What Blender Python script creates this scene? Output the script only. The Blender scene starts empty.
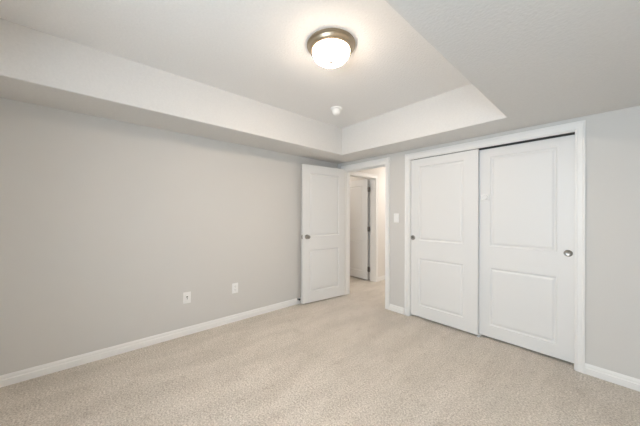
import bpy, bmesh, math
from mathutils import Vector, Matrix

C = bpy.context.scene.collection
sc = bpy.context.scene

# ------------------------------------------------------------------ camera
CAM_H, FPX, YAW, ROLL = 1.29, 256.26, math.radians(48.789), 0.0028
fw = Vector((-math.sin(YAW), math.cos(YAW), 0))
rt = Vector((math.cos(YAW), math.sin(YAW), 0))
up = Vector((0, 0, 1))
r2 = rt * math.cos(ROLL) + up * math.sin(ROLL)
u2 = -rt * math.sin(ROLL) + up * math.cos(ROLL)
cam = bpy.data.cameras.new('camera')
cam.sensor_fit = 'HORIZONTAL'
cam.sensor_width = 36.0
cam.lens = FPX * 36.0 / 640.0
cam.shift_y = 1.781 / 640.0
cam.clip_start = 0.02
camo = bpy.data.objects.new('camera', cam)
C.objects.link(camo)
m3 = Matrix((r2, u2, -fw)).transposed()
camo.matrix_world = Matrix.Translation((0, 0, CAM_H)) @ m3.to_4x4()
sc.camera = camo

# ------------------------------------------------------------------ light and exposure
sc.view_settings.view_transform = 'Standard'
sc.view_settings.look = 'None'
sc.view_settings.gamma = 1.0
sc.view_settings.use_curve_mapping = False
sc.view_settings.exposure = 0.0
sc.cycles.use_denoising = True
sc.cycles.max_bounces = 14
sc.cycles.diffuse_bounces = 10
sc.cycles.sample_clamp_indirect = 10.0

world = bpy.data.worlds.new('sky')
sc.world = world
world.use_nodes = True
world.node_tree.nodes['Background'].inputs[0].default_value = (0.75, 0.87, 1.0, 1)
world.node_tree.nodes['Background'].inputs[1].default_value = 0.6

LAMP_GLOW = 196.0            # radiance of the lit glass bowl
LAMP_COL = (1.0, 0.80, 0.62)
WIN = (-1.00, 0.60, 1.05, 1.98)     # window behind the camera: x0, x1, z0, z1
DAY_W = 81.0
HALL_W = 22.0
FAR_W = 7.5


def area(name, loc, rot, sx, sy, power, col):
    l = bpy.data.lights.new(name, 'AREA')
    l.shape = 'RECTANGLE'
    l.size, l.size_y = sx, sy
    l.energy, l.color = power, col
    o = bpy.data.objects.new(name, l)
    o.location, o.rotation_euler = loc, rot
    C.objects.link(o)
    return o


Y_FAR, X_LEFT, X_RIGHT, Y_NEAR = 3.0157, -3.0055, 0.80, -0.95
T, TF = 0.12, 0.26                                    # wall thickness; outer wall thickness
area('window_daylight', ((WIN[0] + WIN[1]) / 2, Y_NEAR - TF - 0.04, (WIN[2] + WIN[3]) / 2),
     (math.radians(90), 0, 0), WIN[1] - WIN[0], WIN[3] - WIN[2], DAY_W, (0.785, 0.90, 1.0))


# ------------------------------------------------------------------ materials
def mat(name, col, rough=0.6, metal=0.0, spec=0.5):
    m = bpy.data.materials.new(name)
    m.use_nodes = True
    b = m.node_tree.nodes['Principled BSDF']
    b.inputs['Base Color'].default_value = (*col, 1)
    b.inputs['Roughness'].default_value = rough
    b.inputs['Metallic'].default_value = metal
    b.inputs['Specular IOR Level'].default_value = spec
    return m


def bumpy(m, scale, strength, dist, detail=3.0, vary=0.0):
    nt = m.node_tree
    b = nt.nodes['Principled BSDF']
    tc = nt.nodes.new('ShaderNodeTexCoord')
    n = nt.nodes.new('ShaderNodeTexNoise')
    n.inputs['Scale'].default_value = scale
    n.inputs['Detail'].default_value = detail
    bp = nt.nodes.new('ShaderNodeBump')
    bp.inputs['Strength'].default_value = strength
    bp.inputs['Distance'].default_value = dist
    nt.links.new(tc.outputs['Object'], n.inputs['Vector'])
    nt.links.new(n.outputs['Fac'], bp.inputs['Height'])
    nt.links.new(bp.outputs['Normal'], b.inputs['Normal'])
    if vary:
        col = b.inputs['Base Color'].default_value[:3]
        rp = nt.nodes.new('ShaderNodeValToRGB')
        rp.color_ramp.elements[0].position = 0.3
        rp.color_ramp.elements[1].position = 0.7
        rp.color_ramp.elements[0].color = (*[c * (1 - vary) for c in col], 1)
        rp.color_ramp.elements[1].color = (*[min(1, c * (1 + vary)) for c in col], 1)
        nt.links.new(n.outputs['Fac'], rp.inputs['Fac'])
        nt.links.new(rp.outputs['Color'], b.inputs['Base Color'])
    return m


M = {}
M['wall'] = bumpy(mat('greige_wall_paint', (0.637, 0.624, 0.602), 0.75, 0, 0.25), 160, 0.10, 0.004)
M['hall'] = bumpy(mat('hall_wall_paint', (0.74, 0.72, 0.69), 0.75, 0, 0.25), 160, 0.10, 0.004)
M['tray'] = bumpy(mat('lightened_tray_ceiling_paint', (0.85, 0.84, 0.83), 0.85, 0, 0.2), 75, 0.55, 0.007, 4, 0.02)  # lighter copy of the ceiling paint, making up for weak lamp light here
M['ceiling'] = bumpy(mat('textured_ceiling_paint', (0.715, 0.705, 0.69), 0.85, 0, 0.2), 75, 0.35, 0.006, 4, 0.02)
M['white'] = mat('white_semi_gloss_paint', (0.82, 0.815, 0.80), 0.38, 0, 0.4)
M['door'] = bumpy(mat('white_door_paint', (0.765, 0.765, 0.76), 0.42, 0, 0.4), 260, 0.05, 0.002)
M['dark'] = mat('painted_gap_shade', (0.03, 0.03, 0.03), 0.8)  # shade of the gap over the closet doors, put in as colour
M['nickel'] = mat('satin_nickel', (0.36, 0.345, 0.32), 0.34, 1.0)
M['aged_nickel'] = mat('warm_brushed_nickel', (0.46, 0.38, 0.28), 0.38, 1.0)
M['finial'] = mat('dark_finial', (0.007, 0.0065, 0.006), 0.7, 0.0, 0.05)
M['hinge'] = mat('dull_nickel_hinge', (0.22, 0.21, 0.20), 0.45, 1.0)
M['plastic'] = mat('white_plastic', (0.88, 0.875, 0.86), 0.35)
M['clear'] = mat('frosted_white_plastic', (0.86, 0.86, 0.85), 0.25)
M['slot'] = mat('slot_black', (0.02, 0.02, 0.02), 0.6)
M['rubber'] = mat('black_rubber', (0.03, 0.03, 0.03), 0.7)

g = bpy.data.materials.new('lit_frosted_glass')
g.use_nodes = True
gb = g.node_tree.nodes['Principled BSDF']
gb.inputs['Base Color'].default_value = (0.9, 0.88, 0.84, 1)
gb.inputs['Roughness'].default_value = 0.3
gb.inputs['Emission Color'].default_value = (*LAMP_COL, 1)
# emission graded by height: dimmed under the metal rim to soften the ceiling halo
gt = g.node_tree
gc = gt.nodes.new('ShaderNodeTexCoord')
gs = gt.nodes.new('ShaderNodeSeparateXYZ')
gm = gt.nodes.new('ShaderNodeMapRange')
for k_, v_ in (('From Min', -0.124), ('From Max', -0.046), ('To Min', 1.0), ('To Max', 0.40)):
    gm.inputs[k_].default_value = v_
gp = gt.nodes.new('ShaderNodeMath')
gp.operation = 'POWER'
gp.inputs[1].default_value = 4.0
gx = gt.nodes.new('ShaderNodeMath')
gx.operation = 'MULTIPLY'
gx.inputs[1].default_value = LAMP_GLOW
gt.links.new(gc.outputs['Object'], gs.inputs[0])
gt.links.new(gs.outputs['Z'], gm.inputs['Value'])
gt.links.new(gm.outputs['Result'], gp.inputs[0])
gt.links.new(gp.outputs[0], gx.inputs[0])
gt.links.new(gx.outputs[0], gb.inputs['Emission Strength'])
M['glass'] = g


def carpet():
    m = mat('cut_pile_carpet', (0.5, 0.45, 0.38), 0.95, 0, 0.05)
    nt = m.node_tree
    b = nt.nodes['Principled BSDF']
    b.inputs['Sheen Weight'].default_value = 0.15
    b.inputs['Sheen Roughness'].default_value = 0.6
    tc = nt.nodes.new('ShaderNodeTexCoord')

    def noise(scale, detail, rough=0.5):
        n = nt.nodes.new('ShaderNodeTexNoise')
        n.inputs['Scale'].default_value = scale
        n.inputs['Detail'].default_value = detail
        n.inputs['Roughness'].default_value = rough
        nt.links.new(tc.outputs['Object'], n.inputs['Vector'])
        return n

    def ramp(src, p0, c0, p1, c1):
        r = nt.nodes.new('ShaderNodeValToRGB')
        r.color_ramp.elements[0].position, r.color_ramp.elements[1].position = p0, p1
        r.color_ramp.elements[0].color, r.color_ramp.elements[1].color = (*c0, 1), (*c1, 1)
        nt.links.new(src, r.inputs['Fac'])
        return r

    def mul(a, c):
        x = nt.nodes.new('ShaderNodeMix')
        x.data_type, x.blend_type = 'RGBA', 'MULTIPLY'
        x.inputs['Factor'].default_value = 1.0
        nt.links.new(a, x.inputs['A'])
        nt.links.new(c, x.inputs['B'])
        return x.outputs['Result']

    tuft = noise(88, 3, 0.75)                     # flecks of darker and lighter yarn
    fine = noise(260, 2, 0.6)
    nap = noise(1.0, 3, 0.6)
    mp = nt.nodes.new('ShaderNodeMapping')
    mp.inputs['Scale'].default_value = (5.5, 1.7, 1.0)
    nt.links.new(tc.outputs['Object'], mp.inputs['Vector'])
    nt.links.new(mp.outputs['Vector'], nap.inputs['Vector'])                    # brushed nap patches
    dark_spot = noise(11, 2, 0.5)                     # small darker patches at random
    c = ramp(tuft.outputs['Fac'], 0.34, (0.40, 0.354, 0.292), 0.66, (0.85, 0.792, 0.715))
    c = mul(c.outputs['Color'], ramp(fine.outputs['Fac'], 0.3, (0.86, 0.86, 0.86), 0.7, (1.08, 1.08, 1.08)).outputs['Color'])
    c = mul(c, ramp(nap.outputs['Fac'], 0.38, (0.91, 0.905, 0.895), 0.62, (1.04, 1.04, 1.04)).outputs['Color'])
    c = mul(c, ramp(dark_spot.outputs['Fac'], 0.28, (0.90, 0.89, 0.88), 0.42, (1, 1, 1)).outputs['Color'])
    nt.links.new(c, b.inputs['Base Color'])
    bp = nt.nodes.new('ShaderNodeBump')
    bp.inputs['Strength'].default_value = 0.7
    bp.inputs['Distance'].default_value = 0.012
    nt.links.new(tuft.outputs['Fac'], bp.inputs['Height'])
    nt.links.new(bp.outputs['Normal'], b.inputs['Normal'])
    return m


M['carpet'] = carpet()


# ------------------------------------------------------------------ helpers
def link(name, bm, m, parent=None, smooth=False):
    bmesh.ops.recalc_face_normals(bm, faces=bm.faces)
    me = bpy.data.meshes.new(name)
    bm.to_mesh(me)
    bm.free()
    me.materials.append(M[m])
    if smooth:
        for p in me.polygons:
            p.use_smooth = True
        try:
            me.set_sharp_from_angle(angle=math.radians(38))
        except Exception:
            pass
    o = bpy.data.objects.new(name, me)
    C.objects.link(o)
    if parent:
        o.parent = parent
    return o


def tag(o, label, cat, kind=None, group=None):
    o['label'], o['category'] = label, cat
    if kind:
        o['kind'] = kind
    if group:
        o['group'] = group
    return o


def empty(name, loc, rot=(0, 0, 0)):
    o = bpy.data.objects.new(name, None)
    o.location, o.rotation_euler = loc, rot
    o.empty_display_size = 0.05
    C.objects.link(o)
    return o


def box(bm, a, b, bev=0.0, seg=2):
    v = [bm.verts.new((x, y, z)) for x in (a[0], b[0]) for y in (a[1], b[1]) for z in (a[2], b[2])]
    F = [(0, 1, 3, 2), (4, 6, 7, 5), (0, 4, 5, 1), (2, 3, 7, 6), (0, 2, 6, 4), (1, 5, 7, 3)]
    fs = [bm.faces.new([v[i] for i in f]) for f in F]
    if bev:
        es = list({e for f in fs for e in f.edges})
        bmesh.ops.bevel(bm, geom=es, offset=bev, segments=seg, profile=0.5, affect='EDGES')


def extrude_profile(bm, prof, p0, p1, out, upv=(0, 0, 1)):
    """sweep a closed profile [(distance out of the wall, height)] from p0 to p1"""
    p0, p1, out, upv = Vector(p0), Vector(p1), Vector(out), Vector(upv)
    A = [bm.verts.new(p0 + out * d + upv * h) for d, h in prof]
    B = [bm.verts.new(p1 + out * d + upv * h) for d, h in prof]
    n = len(prof)
    for i in range(n):
        j = (i + 1) % n
        bm.faces.new((A[i], A[j], B[j], B[i]))
    bm.faces.new(A)
    bm.faces.new(B[::-1])


def lathe(bm, prof, n=48, mtx=None):
    """revolve [(radius, z)] about z; radius 0 closes on the axis"""
    rings = []
    for r, z in prof:
        if r < 1e-6:
            rings.append([bm.verts.new((0, 0, z))])
        else:
            rings.append([bm.verts.new((r * math.cos(2 * math.pi * i / n), r * math.sin(2 * math.pi * i / n), z)) for i in range(n)])
    for a, b in zip(rings, rings[1:]):
        for i in range(n):
            j = (i + 1) % n
            if len(a) == 1 and len(b) == 1:
                continue
            if len(a) == 1:
                bm.faces.new((a[0], b[i], b[j]))
            elif len(b) == 1:
                bm.faces.new((a[i], b[0], a[j]))
            else:
                bm.faces.new((a[i], b[i], b[j], a[j]))
    for r in (rings[0], rings[-1]):
        if len(r) > 1:
            bm.faces.new(r)
    if mtx is not None:
        vs = [v for r in rings for v in r]
        bmesh.ops.transform(bm, matrix=mtx, verts=vs)


def walls(name, boxes, m, label, cat='wall'):
    bm = bmesh.new()
    for a, b in boxes:
        box(bm, a, b)
    return tag(link(name, bm, m), label, cat, 'structure')


# ------------------------------------------------------------------ setting: shell
ZB, ZT = -0.10, 2.75
OX0, OX1, OZ = -2.835, -2.071, 1.988       # room doorway
CX0, CX1, CZ = -1.705, -0.208, 1.995       # closet opening
HX0, HX1, HY1 = X_LEFT, -1.93, 5.60        # hall
DY0, DY1 = 3.235, 4.045                    # doorway in the hall's left wall
RX0 = -5.2                                 # room across the hall

bm = bmesh.new()
box(bm, (RX0 - T, Y_NEAR - TF, ZB), (X_RIGHT + T, HY1 + T, 0.0))
tag(link('floor', bm, 'carpet'), 'beige cut-pile carpet over the whole floor', 'carpet', 'structure')

walls('wall_left', [((X_LEFT - T, Y_NEAR - TF, 0), (X_LEFT, Y_FAR, ZT))], 'wall',
      'long greige wall with two white outlet plates low down')
walls('wall_back', [
    ((X_LEFT - T, Y_FAR, 0), (OX0, Y_FAR + T, ZT)),
    ((OX0, Y_FAR, OZ), (OX1, Y_FAR + T, ZT)),
    ((OX1, Y_FAR, 0), (CX0, Y_FAR + T, ZT)),
    ((CX0, Y_FAR, CZ), (CX1, Y_FAR + T, ZT)),
    ((CX1, Y_FAR, 0), (X_RIGHT + T, Y_FAR + T, ZT))], 'wall',
    'grey wall holding the doorway and the white sliding closet doors')
walls('wall_right', [((X_RIGHT, Y_NEAR - TF, 0), (X_RIGHT + T, Y_FAR, ZT))], 'wall', 'greige side wall beside the camera')
walls('wall_front', [
    ((X_LEFT, Y_NEAR - TF, 0), (WIN[0], Y_NEAR, ZT)), ((WIN[1], Y_NEAR - TF, 0), (X_RIGHT, Y_NEAR, ZT)),
    ((WIN[0], Y_NEAR - TF, 0), (WIN[1], Y_NEAR, WIN[2])), ((WIN[0], Y_NEAR - TF, WIN[3]), (WIN[1], Y_NEAR, ZT))],
    'wall', 'greige wall with the window behind the camera')
walls('wall_hall', [
    ((HX0 - T, Y_FAR + T, 0), (HX0, DY0, 2.55)), ((HX0 - T, DY0, OZ), (HX0, DY1, 2.55)), ((HX0 - T, DY1, 0), (HX0, HY1, 2.55)),
    ((HX1, Y_FAR + T, 0), (HX1 + 0.1, HY1, 2.55)), ((HX0 - T, HY1, 0), (HX1 + 0.1, HY1 + T, 2.55))],
    'hall', 'warm beige hall wall seen through the doorway')
walls('wall_far_room', [
    ((RX0 - T, Y_FAR, 0), (RX0, HY1, 2.55)), ((RX0, Y_FAR, 0), (HX0 - T, Y_FAR + T, 2.55)),
    ((RX0, DY1 + 0.055, 0), (HX0 - T, DY1 + 0.155, 2.55))], 'hall', 'wall of the dim room across the hall')  # last wall added close behind the open door to keep its hinge gap dark
walls('wall_closet', [
    ((CX0 - 0.12, Y_FAR + T, 0), (CX0 - 0.04, 3.75, 2.4)), ((CX1 + 0.04, Y_FAR + T, 0), (CX1 + 0.12, 3.75, 2.4)),
    ((CX0 - 0.12, 3.75, 0), (CX1 + 0.12, 3.83, 2.4)), ((CX0 - 0.12, Y_FAR + T, 2.4), (CX1 + 0.12, 3.83, 2.48))],
    'wall', 'inside walls of the closet behind the sliding doors')
walls('ceiling_hall', [((RX0 - T, Y_FAR + T, 2.45), (HX1 + 0.1, HY1 + T, 2.55))], 'ceiling',
      'white ceiling of the hall beyond the doorway', 'ceiling')

# tray ceiling: a raised field inside a lower soffit ring
LX0, LX1, LY0, LY1, TRAY_Z = -2.512, -0.590, -0.55, 2.608, 2.507


def soffit_z(x, y):
    return 2.133 - 0.010 * (x + 3.0) + 0.007 * (3.0 - y)


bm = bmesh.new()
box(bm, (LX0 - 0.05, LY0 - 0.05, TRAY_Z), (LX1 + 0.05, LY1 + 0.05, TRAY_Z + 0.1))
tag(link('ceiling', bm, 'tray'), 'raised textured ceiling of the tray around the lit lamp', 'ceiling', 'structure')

bm = bmesh.new()
ox = [(X_LEFT, Y_NEAR), (X_RIGHT, Y_NEAR), (X_RIGHT, Y_FAR), (X_LEFT, Y_FAR)]
ix = [(LX0, LY0), (LX1, LY0), (LX1, LY1), (LX0, LY1)]
ob = [bm.verts.new((x, y, soffit_z(x, y))) for x, y in ox]
ib = [bm.verts.new((x, y, soffit_z(x, y))) for x, y in ix]
it = [bm.verts.new((x, y, TRAY_Z)) for x, y in ix]
ot = [bm.verts.new((x, y, TRAY_Z)) for x, y in ox]
lips = []
for i in range(4):
    j = (i + 1) % 4
    bm.faces.new((ob[i], ob[j], ib[j], ib[i]))
    f = bm.faces.new((ib[i], ib[j], it[j], it[i]))
    bm.faces.new((it[i], it[j], ot[j], ot[i]))
    bm.faces.new((ot[i], ot[j], ob[j], ob[i]))
for i in range(4):
    lips.append(bm.edges.get((ib[i], ib[(i + 1) % 4])))
bmesh.ops.bevel(bm, geom=lips, offset=0.011, segments=4, profile=0.5, affect='EDGES')
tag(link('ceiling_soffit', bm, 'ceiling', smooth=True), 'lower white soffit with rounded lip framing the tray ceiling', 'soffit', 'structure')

# ------------------------------------------------------------------ setting: baseboards, casings, window
BASE = [(0, 0), (0.014, 0), (0.014, 0.048), (0.009, 0.054), (0.0085, 0.068), (0.005, 0.080), (0.003, 0.084), (0, 0.084)]


def baseboard(name, segs, label):
    bm = bmesh.new()
    for p0, p1, out in segs:
        extrude_profile(bm, BASE, p0, p1, out)
    return tag(link(name, bm, 'white'), label, 'baseboard', 'structure')


baseboard('baseboard_left', [((X_LEFT, Y_NEAR, 0), (X_LEFT, Y_FAR, 0), (1, 0, 0))], 'white baseboard along the long greige wall')
baseboard('baseboard_back', [((-1.995, Y_FAR, 0), (-1.777, Y_FAR, 0), (0, -1, 0))],
          'short white baseboard under the light switch between the two door casings')
baseboard('baseboard_closet', [((-0.148, Y_FAR, 0), (X_RIGHT, Y_FAR, 0), (0, -1, 0))],
          'white baseboard running from the closet casing out of the picture')
baseboard('baseboard_front', [((X_LEFT, Y_NEAR, 0), (X_RIGHT, Y_NEAR, 0), (0, 1, 0)), ((X_RIGHT, Y_NEAR, 0), (X_RIGHT, Y_FAR, 0), (-1, 0, 0))],
          'white baseboard round the camera end of the room')
baseboard('baseboard_hall', [((HX0, DY1 + 0.066, 0), (HX0, HY1, 0), (1, 0, 0)), ((HX1, Y_FAR + T, 0), (HX1, HY1, 0), (-1, 0, 0)),
                             ((HX0, HY1, 0), (HX1, HY1, 0), (0, -1, 0))],
          'white baseboard along the beige hall wall')

CAS = [(0, 0), (0.010, 0.0), (0.013, 0.004), (0.0135, 0.012), (0.011, 0.018), (0.012, 0.045), (0.018, 0.058), (0.018, 0.066), (0, 0.066)]


def casing(name, org, along, out, a0, a1, ztop, width, head, label, wall_t=T, reveal=0.006, stop=True):
    """door casing on one face and the jamb lining through the wall; 'along' runs across the opening"""
    along, out = Vector(along), Vector(out)
    org = Vector(org)
    bm = bmesh.new()
    k = width / 0.066
    prof = [(d, h * k) for d, h in CAS]
    P = lambda a, z: org + along * a + Vector((0, 0, z))
    loops = []
    for a, s, z in ((a0 - reveal, -1, 0), (a0 - reveal, -1, 1), (a1 + reveal, 1, 1), (a1 + reveal, 1, 0)):
        ring = []
        for d, h in prof:
            zz = 0 if z == 0 else ztop + reveal + h * head / width
            ring.append(bm.verts.new(P(a + s * h, zz) + out * d))
        loops.append(ring)
    n = len(prof)
    for A, B in zip(loops, loops[1:]):
        for i in range(n):
            j = (i + 1) % n
            bm.faces.new((A[i], A[j], B[j], B[i]))
    bm.faces.new(loops[0])
    bm.faces.new(loops[-1][::-1])
    o = tag(link(name, bm, 'white'), label, 'door casing', 'structure')
    bm = bmesh.new()
    jt = 0.018

    def seg(lo, hi, z0, z1, d0, d1):
        p, q = P(lo, z0) - out * d0, P(hi, z1) - out * d1
        box(bm, [min(p[i], q[i]) for i in range(3)], [max(p[i], q[i]) for i in range(3)], 0.0015, 1)
    e = 0.001
    seg(a0 - jt + e, a0 + e, 0, ztop + jt, -0.001, wall_t)
    seg(a1 - e, a1 + jt - e, 0, ztop + jt, -0.001, wall_t)
    seg(a0, a1, ztop - e, ztop + jt - e, -0.001, wall_t)
    if stop:
        seg(a0, a0 + 0.011, 0, ztop, 0.045, 0.075)
        seg(a1 - 0.011, a1, 0, ztop, 0.045, 0.075)
        seg(a0, a1, ztop - 0.011, ztop, 0.045, 0.075)
    link('jamb', bm, 'white', o)
    return o


casing('trim_1', (0, Y_FAR, 0), (1, 0, 0), (0, -1, 0), OX0, OX1, OZ, 0.068, 0.082, 'white casing round the open bedroom doorway')
casing('trim_2', (0, Y_FAR, 0), (1, 0, 0), (0, -1, 0), CX0, CX1, CZ, 0.055, 0.068, 'wide white casing round the closet doors', stop=False)
casing('trim_3', (HX0, 0, 0), (0, 1, 0), (1, 0, 0), DY0, DY1, OZ, 0.060, 0.062, 'white casing round the doorway in the hall', stop=False)

w = empty('window_1', ((WIN[0] + WIN[1]) / 2, Y_NEAR - TF, WIN[2]))
tag(w, 'white framed sliding window behind the camera', 'window', 'structure')
hw, hh = (WIN[1] - WIN[0]) / 2, WIN[3] - WIN[2]
bm = bmesh.new()
for a, b in (((-hw, 0, 0), (-hw + 0.05, 0.06, hh)), ((hw - 0.05, 0, 0), (hw, 0.06, hh)), ((-hw, 0, 0), (hw, 0.06, 0.05)),
             ((-hw, 0, hh - 0.05), (hw, 0.06, hh)), ((-0.03, 0, 0), (0.03, 0.06, hh))):
    box(bm, a, b, 0.003, 1)
link('window_frame', bm, 'white', w)
bm = bmesh.new()
box(bm, (-hw - 0.04, 0.06, -0.02), (hw + 0.04, TF + 0.03, 0.004), 0.003, 1)
link('window_sill', bm, 'white', w)


# ------------------------------------------------------------------ panel doors
# (inset from the panel rectangle, depth below the door face)
MOULD = [(0, 0), (0.003, 0.0050), (0.009, 0.0095), (0.016, 0.0105), (0.021, 0.0095), (0.029, 0.0045), (0.036, 0.0030), (0.040, 0.0028)]


def panel_slab(w, h, t, panels):
    """moulded two-panel slab: x 0..w, y 0 (front) .. t (back), z 0..h"""
    bm = bmesh.new()
    x0, x1 = panels[0][0], panels[0][1]
    ps = sorted(panels, key=lambda p: p[2])
    for side in (0, 1):
        Y = (lambda d: d) if side == 0 else (lambda d: t - d)

        def quad(a, b, z0, z1):
            bm.faces.new([bm.verts.new(q) for q in ((a, Y(0), z0), (b, Y(0), z0), (b, Y(0), z1), (a, Y(0), z1))])
        quad(0, x0, 0, h)
        quad(x1, w, 0, h)
        zs = [0] + [z for p in ps for z in (p[2], p[3])] + [h]
        for i in range(0, len(zs), 2):
            quad(x0, x1, zs[i], zs[i + 1])
        for (a, b, z0, z1) in ps:
            prev = None
            for ins, d in MOULD:
                ring = [bm.verts.new(q) for q in ((a + ins, Y(d), z0 + ins), (b - ins, Y(d), z0 + ins),
                                                  (b - ins, Y(d), z1 - ins), (a + ins, Y(d), z1 - ins))]
                if prev:
                    for i in range(4):
                        j = (i + 1) % 4
                        bm.faces.new((prev[i], prev[j], ring[j], ring[i]))
                prev = ring
            bm.faces.new(prev)
    c = [(0, 0), (w, 0), (w, h), (0, h)]
    for i in range(4):
        (xa, za), (xb, zb) = c[i], c[(i + 1) % 4]
        bm.faces.new([bm.verts.new(q) for q in ((xa, 0, za), (xb, 0, zb), (xb, t, zb), (xa, t, za))])
    bmesh.ops.remove_doubles(bm, verts=bm.verts, dist=1e-5)
    return bm


ROTX = Matrix.Rotation(math.radians(90), 4, 'X')          # lathe axis +z -> -y (out of a door's front)
ROTXB = Matrix.Rotation(math.radians(-90), 4, 'X')        # -> +y (out of its back)
KNOB = [(0.0335, 0), (0.0335, 0.004), (0.030, 0.009), (0.016, 0.012), (0.0125, 0.017), (0.0125, 0.028), (0.019, 0.033),
        (0.0265, 0.041), (0.0275, 0.049), (0.024, 0.057), (0.014, 0.062), (0, 0.063)]


def knob(parent, x, z, y, back=False, squash=1.0):
    bm = bmesh.new()
    lathe(bm, [(r, q * squash) for r, q in KNOB], 32, Matrix.Translation((x, y, z)) @ (ROTXB if back else ROTX))
    return link('door_knob', bm, 'nickel', parent, True)


def swing_door(name, loc, rotz, w, h, t, latch_x, hinge_x, label, hinges=True):
    d = panel_slab(w, h, t, [(0.115, w - 0.115, 0.155, 0.762), (0.115, w - 0.115, 0.955, h - 0.115)])
    o = link(name, d, 'door')
    o.location, o.rotation_euler = loc, (0, 0, rotz)
    tag(o, label, 'door', 'structure')
    return o


# bedroom door: hinged on the doorway's left jamb, swung open beside the long wall
DW, DH, DT = 0.775, 1.995, 0.035
near_f, far_f = Vector((-2.904, 2.217, 0.018)), Vector((-2.812, 2.985, 0.018))   # its room-side face
dirv = (far_f - near_f).normalized()
ang = math.atan2(dirv.y, dirv.x)
# local x runs from the latch edge to the hinge edge, local -y faces the room
d1 = swing_door('door_1', near_f, ang, DW, DH, DT, 0, DW,
                'white two-panel door standing open against the long greige wall')
knob(d1, 0.070, 0.955, 0.0)
knob(d1, 0.070, 0.955, DT, True, 0.82)
bm = bmesh.new()
box(bm, (-0.0015, 0.005, 0.925), (0.001, 0.030, 0.985), 0.0005, 1)
box(bm, (-0.010, 0.011, 0.945), (0.001, 0.025, 0.965), 0.002, 1)
link('latch_plate', bm, 'nickel', d1)
for z in (0.20, 1.0, 1.80):
    bm = bmesh.new()
    lathe(bm, [(0.0055, -0.045), (0.0055, 0.045), (0.003, 0.049), (0, 0.049)], 16, Matrix.Translation((DW + 0.004, DT + 0.004, z)))
    box(bm, (DW, 0.006, z - 0.044), (DW + 0.0025, DT + 0.001, z + 0.044))
    link('hinge', bm, 'hinge', d1, True)

# hall door: opened square into the room across the hall
d2 = swing_door('door_2', (HX0 - T - 0.802, DY1 - 0.046, 0.022), 0.0, 0.765, DH - 0.03, DT, 0, 0.765,
                'white two-panel door seen ajar through the doorway across the hall')
for z in (0.20, 0.99, 1.765):
    bm = bmesh.new()
    box(bm, (0.763, 0.010, z - 0.046), (0.810, DT - 0.002, z + 0.046), 0.002, 1)
    lathe(bm, [(0.007, -0.048), (0.007, 0.048), (0.004, 0.052), (0, 0.052)], 16, Matrix.Translation((0.774, DT + 0.001, z)))
    link('hinge', bm, 'hinge', d2, True)
knob(d2, 0.07, 0.95, 0.0)


def finger_pull(parent, x, z):
    bm = bmesh.new()
    lathe(bm, [(0.0, 0.0010), (0.017, 0.0010), (0.020, 0.0022), (0.0225, 0.0060), (0.025, 0.0066), (0.029, 0.0045), (0.030, 0.0), (0.0, 0.0)],
          40, Matrix.Translation((x, 0, z)) @ ROTX)
    p = link('finger_pull', bm, 'nickel', parent, True)
    bm = bmesh.new()
    lathe(bm, [(0, 0.0016), (0.0045, 0.0026), (0.006, 0.0008), (0, 0.0008)], 16, Matrix.Translation((x, 0, z)) @ ROTX)
    link('screw', bm, 'hinge', p, True)
    return p


# closet sliding doors: the left one runs on the front track
def closet_door(name, x0, x1, yf, z0, z1, pan, label):
    w_, h_ = x1 - x0, z1 - z0
    o = link(name, panel_slab(w_, h_, 0.034, [(a - x0, b - x0, c - z0, d - z0) for a, b, c, d in pan]), 'door')
    o.location = (x0, yf, z0)
    tag(o, label, 'closet door', 'structure')
    return o


YL, YR = Y_FAR + 0.030, Y_FAR + 0.078
kl, kr = YL / Y_FAR, YR / Y_FAR


def back(k, x, z):                 # where a sight line through the wall plane lands on a deeper door face
    return x * k, CAM_H + (z - CAM_H) * k


def pan(k, x0, x1, z0, z1, z2, z3):
    (a, p), (b, q) = back(k, x0, z0), back(k, x1, z1)
    (_, r), (_, s) = back(k, x0, z2), back(k, x1, z3)
    return [(a, b, p, q), (a, b, r, s)]


dl = closet_door('door_3', -1.702, -0.931 * kl, YL, 0.020, 1.999, pan(kl, -1.584, -1.071, 0.172, 0.756, 0.976, 1.891),
                 'white sliding closet door nearer the open doorway, on the front track')
finger_pull(dl, back(kl, -1.660, 0)[0] + 1.702, 1.003 - 0.020)
dr = closet_door('door_4', -0.955, -0.2085, YR, 0.020, 1.986, pan(kr, -0.822, -0.318, 0.172, 0.756, 0.976, 1.885),
                 'white sliding closet door with a round child lock near its edge, on the rear track')
finger_pull(dr, back(kr, -0.2475, 0)[0] + 0.955, back(kr, 0, 0.969)[1] - 0.020)

# child lock stuck near the free edge of the rear door
lx, lz = back(kr, -0.862, 1.473)
bm = bmesh.new()
box(bm, (lx + 0.955 - 0.042, -0.014, lz - 0.020 - 0.031), (lx + 0.955 + 0.030, 0.0, lz - 0.020 + 0.031), 0.008, 3)
lk = link('child_lock', bm, 'plastic', dr, True)
lk['label'] = 'small white plastic child lock'
bm = bmesh.new()
lathe(bm, [(0.024, 0.013), (0.024, 0.026), (0.020, 0.030), (0.0, 0.0305)], 32, Matrix.Translation((lx + 0.955 + 0.002, 0, lz - 0.020)) @ ROTX)
link('dial', bm, 'clear', lk, True)

# track and fascia above the closet doors, blackened as the gap's shade; floor guide between them
bm = bmesh.new()
box(bm, (CX0 + 0.002, Y_FAR + 0.022, CZ - 0.0005), (CX1 - 0.002, Y_FAR + 0.028, CZ - 0.030 + 0.028), 0)
box(bm, (CX0 + 0.002, Y_FAR + 0.028, CZ - 0.004), (CX1 - 0.002, Y_FAR + 0.116, CZ - 0.0005))
tag(link('trim_4', bm, 'dark'), 'sliding door track in the head of the closet opening, coloured dark as its shade', 'door track', 'structure')

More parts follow.
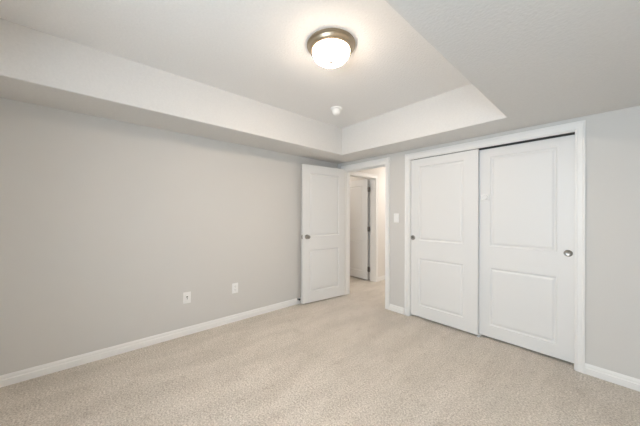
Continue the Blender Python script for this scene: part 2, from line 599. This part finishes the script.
g_ = empty('floor_guide', (-0.937, Y_FAR + 0.070, 0.0))
tag(g_, 'small white guide on the carpet where the two closet doors overlap', 'door guide')
bm = bmesh.new()
box(bm, (-0.012, -0.046, 0.0), (0.012, 0.046, 0.004), 0.001, 1)
link('base_plate', bm, 'plastic', g_)
bm = bmesh.new()
box(bm, (-0.010, -0.0045, 0.003), (0.010, 0.0005, 0.018), 0.001, 1)
link('fin', bm, 'plastic', g_)


# ------------------------------------------------------------------ lamps
def ceiling_light(loc, label):
    o = empty('ceiling_light', loc)
    tag(o, label, 'ceiling light')
    bm = bmesh.new()
    lathe(bm, [(0, 0), (0.170, 0), (0.173, -0.004), (0.173, -0.012), (0.169, -0.016), (0.164, -0.018), (0.160, -0.024), (0.156, -0.036), (0.147, -0.044),
               (0.138, -0.047), (0.135, -0.044), (0.135, -0.012), (0, -0.012)], 72)
    link('metal_pan', bm, 'aged_nickel', o, True)
    bm = bmesh.new()
    R, D = 0.134, 0.078
    prof = [(R, -0.030), (R, -0.046)]
    for i in range(1, 15):
        a = i / 14 * math.pi / 2
        prof.append((R * math.cos(a) ** 0.62 if i < 14 else 0.0, -0.046 - D * math.sin(a)))
    lathe(bm, prof, 64)
    link('glass_bowl', bm, 'glass', o, True)
    bm = bmesh.new()
    b0 = -0.046 - D
    lathe(bm, [(0.0105, b0 + 0.004), (0.0115, b0 - 0.004), (0.007, b0 - 0.007), (0.0075, b0 - 0.012), (0.005, b0 - 0.017), (0, b0 - 0.0185)], 24)
    link('finial', bm, 'finial', o, True)
    return o


ceiling_light((-1.332, 1.268, TRAY_Z), 'round flush ceiling light with lit white glass bowl and nickel rim')
area('hall_lamp', (-2.25, 4.90, 2.44), (0, 0, 0), 0.4, 0.4, HALL_W, (1.0, 0.93, 0.87))
area('far_room_lamp', (-4.05, 3.50, 2.42), (0, 0, 0), 0.4, 0.4, FAR_W, (1.0, 0.90, 0.80))

# ------------------------------------------------------------------ small things
sd = empty('smoke_detector', (-2.085, 2.072, TRAY_Z))
tag(sd, 'small white smoke detector on the raised ceiling near the tray corner', 'smoke detector')
bm = bmesh.new()
lathe(bm, [(0, 0), (0.067, 0), (0.069, -0.003), (0.067, -0.010), (0.060, -0.014), (0, -0.014)], 48)
link('mounting_base', bm, 'plastic', sd, True)
bm = bmesh.new()
lathe(bm, [(0.0, -0.010), (0.050, -0.010), (0.049, -0.040), (0.045, -0.056), (0.036, -0.070), (0.022, -0.077), (0, -0.079)], 48)
link('sensor_cap', bm, 'plastic', sd, True)


def wall_plate(parent, w_, h_, t=0.006):
    bm = bmesh.new()
    box(bm, (-w_ / 2, -t, -h_ / 2), (w_ / 2, 0, h_ / 2), 0.0022, 2)
    return link('cover_plate', bm, 'plastic', parent, True)


def screw(parent, x, z, y):
    bm = bmesh.new()
    lathe(bm, [(0.0032, 0), (0.0030, 0.0008), (0, 0.0012)], 14, Matrix.Translation((x, y, z)) @ ROTX)
    return link('screw', bm, 'plastic', parent, True)


# local frame of wall plates: -y out of the wall
ROT_LEFT = (0, 0, math.radians(90))        # out = +x
pj = empty('phone_jack', (X_LEFT, 0.739, 0.398), ROT_LEFT)
tag(pj, 'white phone jack plate with a small dark port, lower left on the long wall', 'wall jack')
pl = wall_plate(pj, 0.074, 0.120)
bm = bmesh.new()
box(bm, (-0.013, -0.0095, -0.018), (0.013, -0.005, 0.018), 0.001, 1)
p2 = link('jack_insert', bm, 'plastic', pl)
for z_, q_ in ((0.010, 0.0065), (-0.011, 0.0032)):
    bm = bmesh.new()
    box(bm, (-q_ - 0.001, -0.0103, z_ - q_), (q_ + 0.001, -0.0085, z_ + q_))
    link('port', bm, 'slot', p2)
screw(pl, 0, 0.048, -0.006)
screw(pl, 0, -0.048, -0.006)

ot_ = empty('power_outlet', (X_LEFT, 1.270, 0.402), ROT_LEFT)
tag(ot_, 'white double power outlet low on the long wall, nearer the open door', 'power outlet')
pl = wall_plate(ot_, 0.074, 0.120)
for z_ in (0.0215, -0.0215):
    bm = bmesh.new()
    box(bm, (-0.0165, -0.0085, z_ - 0.014), (0.0165, -0.005, z_ + 0.014), 0.003, 2)
    r_ = link('receptacle', bm, 'plastic', pl, True)
    bm = bmesh.new()
    for x_, hh_ in ((-0.0065, 0.0048), (0.0065, 0.0040)):
        box(bm, (x_ - 0.0011, -0.0089, z_ + 0.002 - hh_), (x_ + 0.0011, -0.0082, z_ + 0.002 + hh_))
    box(bm, (-0.0022, -0.0089, z_ - 0.0105), (0.0022, -0.0082, z_ - 0.0065))
    link('slots', bm, 'slot', r_)
screw(pl, 0, 0, -0.006)

sw = empty('light_switch', (-1.897, Y_FAR, 1.250))
tag(sw, 'white light switch on the grey wall between doorway and closet', 'light switch')
pl = wall_plate(sw, 0.074, 0.120)
bm = bmesh.new()
box(bm, (-0.017, -0.0075, -0.034), (0.017, -0.005, 0.034), 0.001, 1)
link('switch_frame', bm, 'plastic', pl)
bm = bmesh.new()
extrude_profile(bm, [(0.005, -0.031), (0.0105, -0.031), (0.0065, 0.0), (0.0085, 0.031), (0.005, 0.031)], (-0.0145, 0, 0), (0.0145, 0, 0), (0, -1, 0))
link('rocker', bm, 'plastic', pl)
screw(pl, 0, 0.048, -0.006)
screw(pl, 0, -0.048, -0.006)

ds = empty('door_stop', (X_LEFT + 0.0080, 2.205, 0.072), (0, 0, math.radians(90)))
tag(ds, 'small door stop with dark tip on the baseboard behind the open door', 'door stop')
bm = bmesh.new()
lathe(bm, [(0.012, 0), (0.012, 0.003), (0.006, 0.006), (0.006, 0.032), (0.0, 0.032)], 20, ROTX)
link('stem', bm, 'nickel', ds, True)
bm = bmesh.new()
lathe(bm, [(0.0, 0.030), (0.013, 0.028), (0.015, 0.032), (0.015, 0.040), (0.011, 0.045), (0, 0.046)], 20, ROTX)
link('rubber_tip', bm, 'rubber', ds, True)
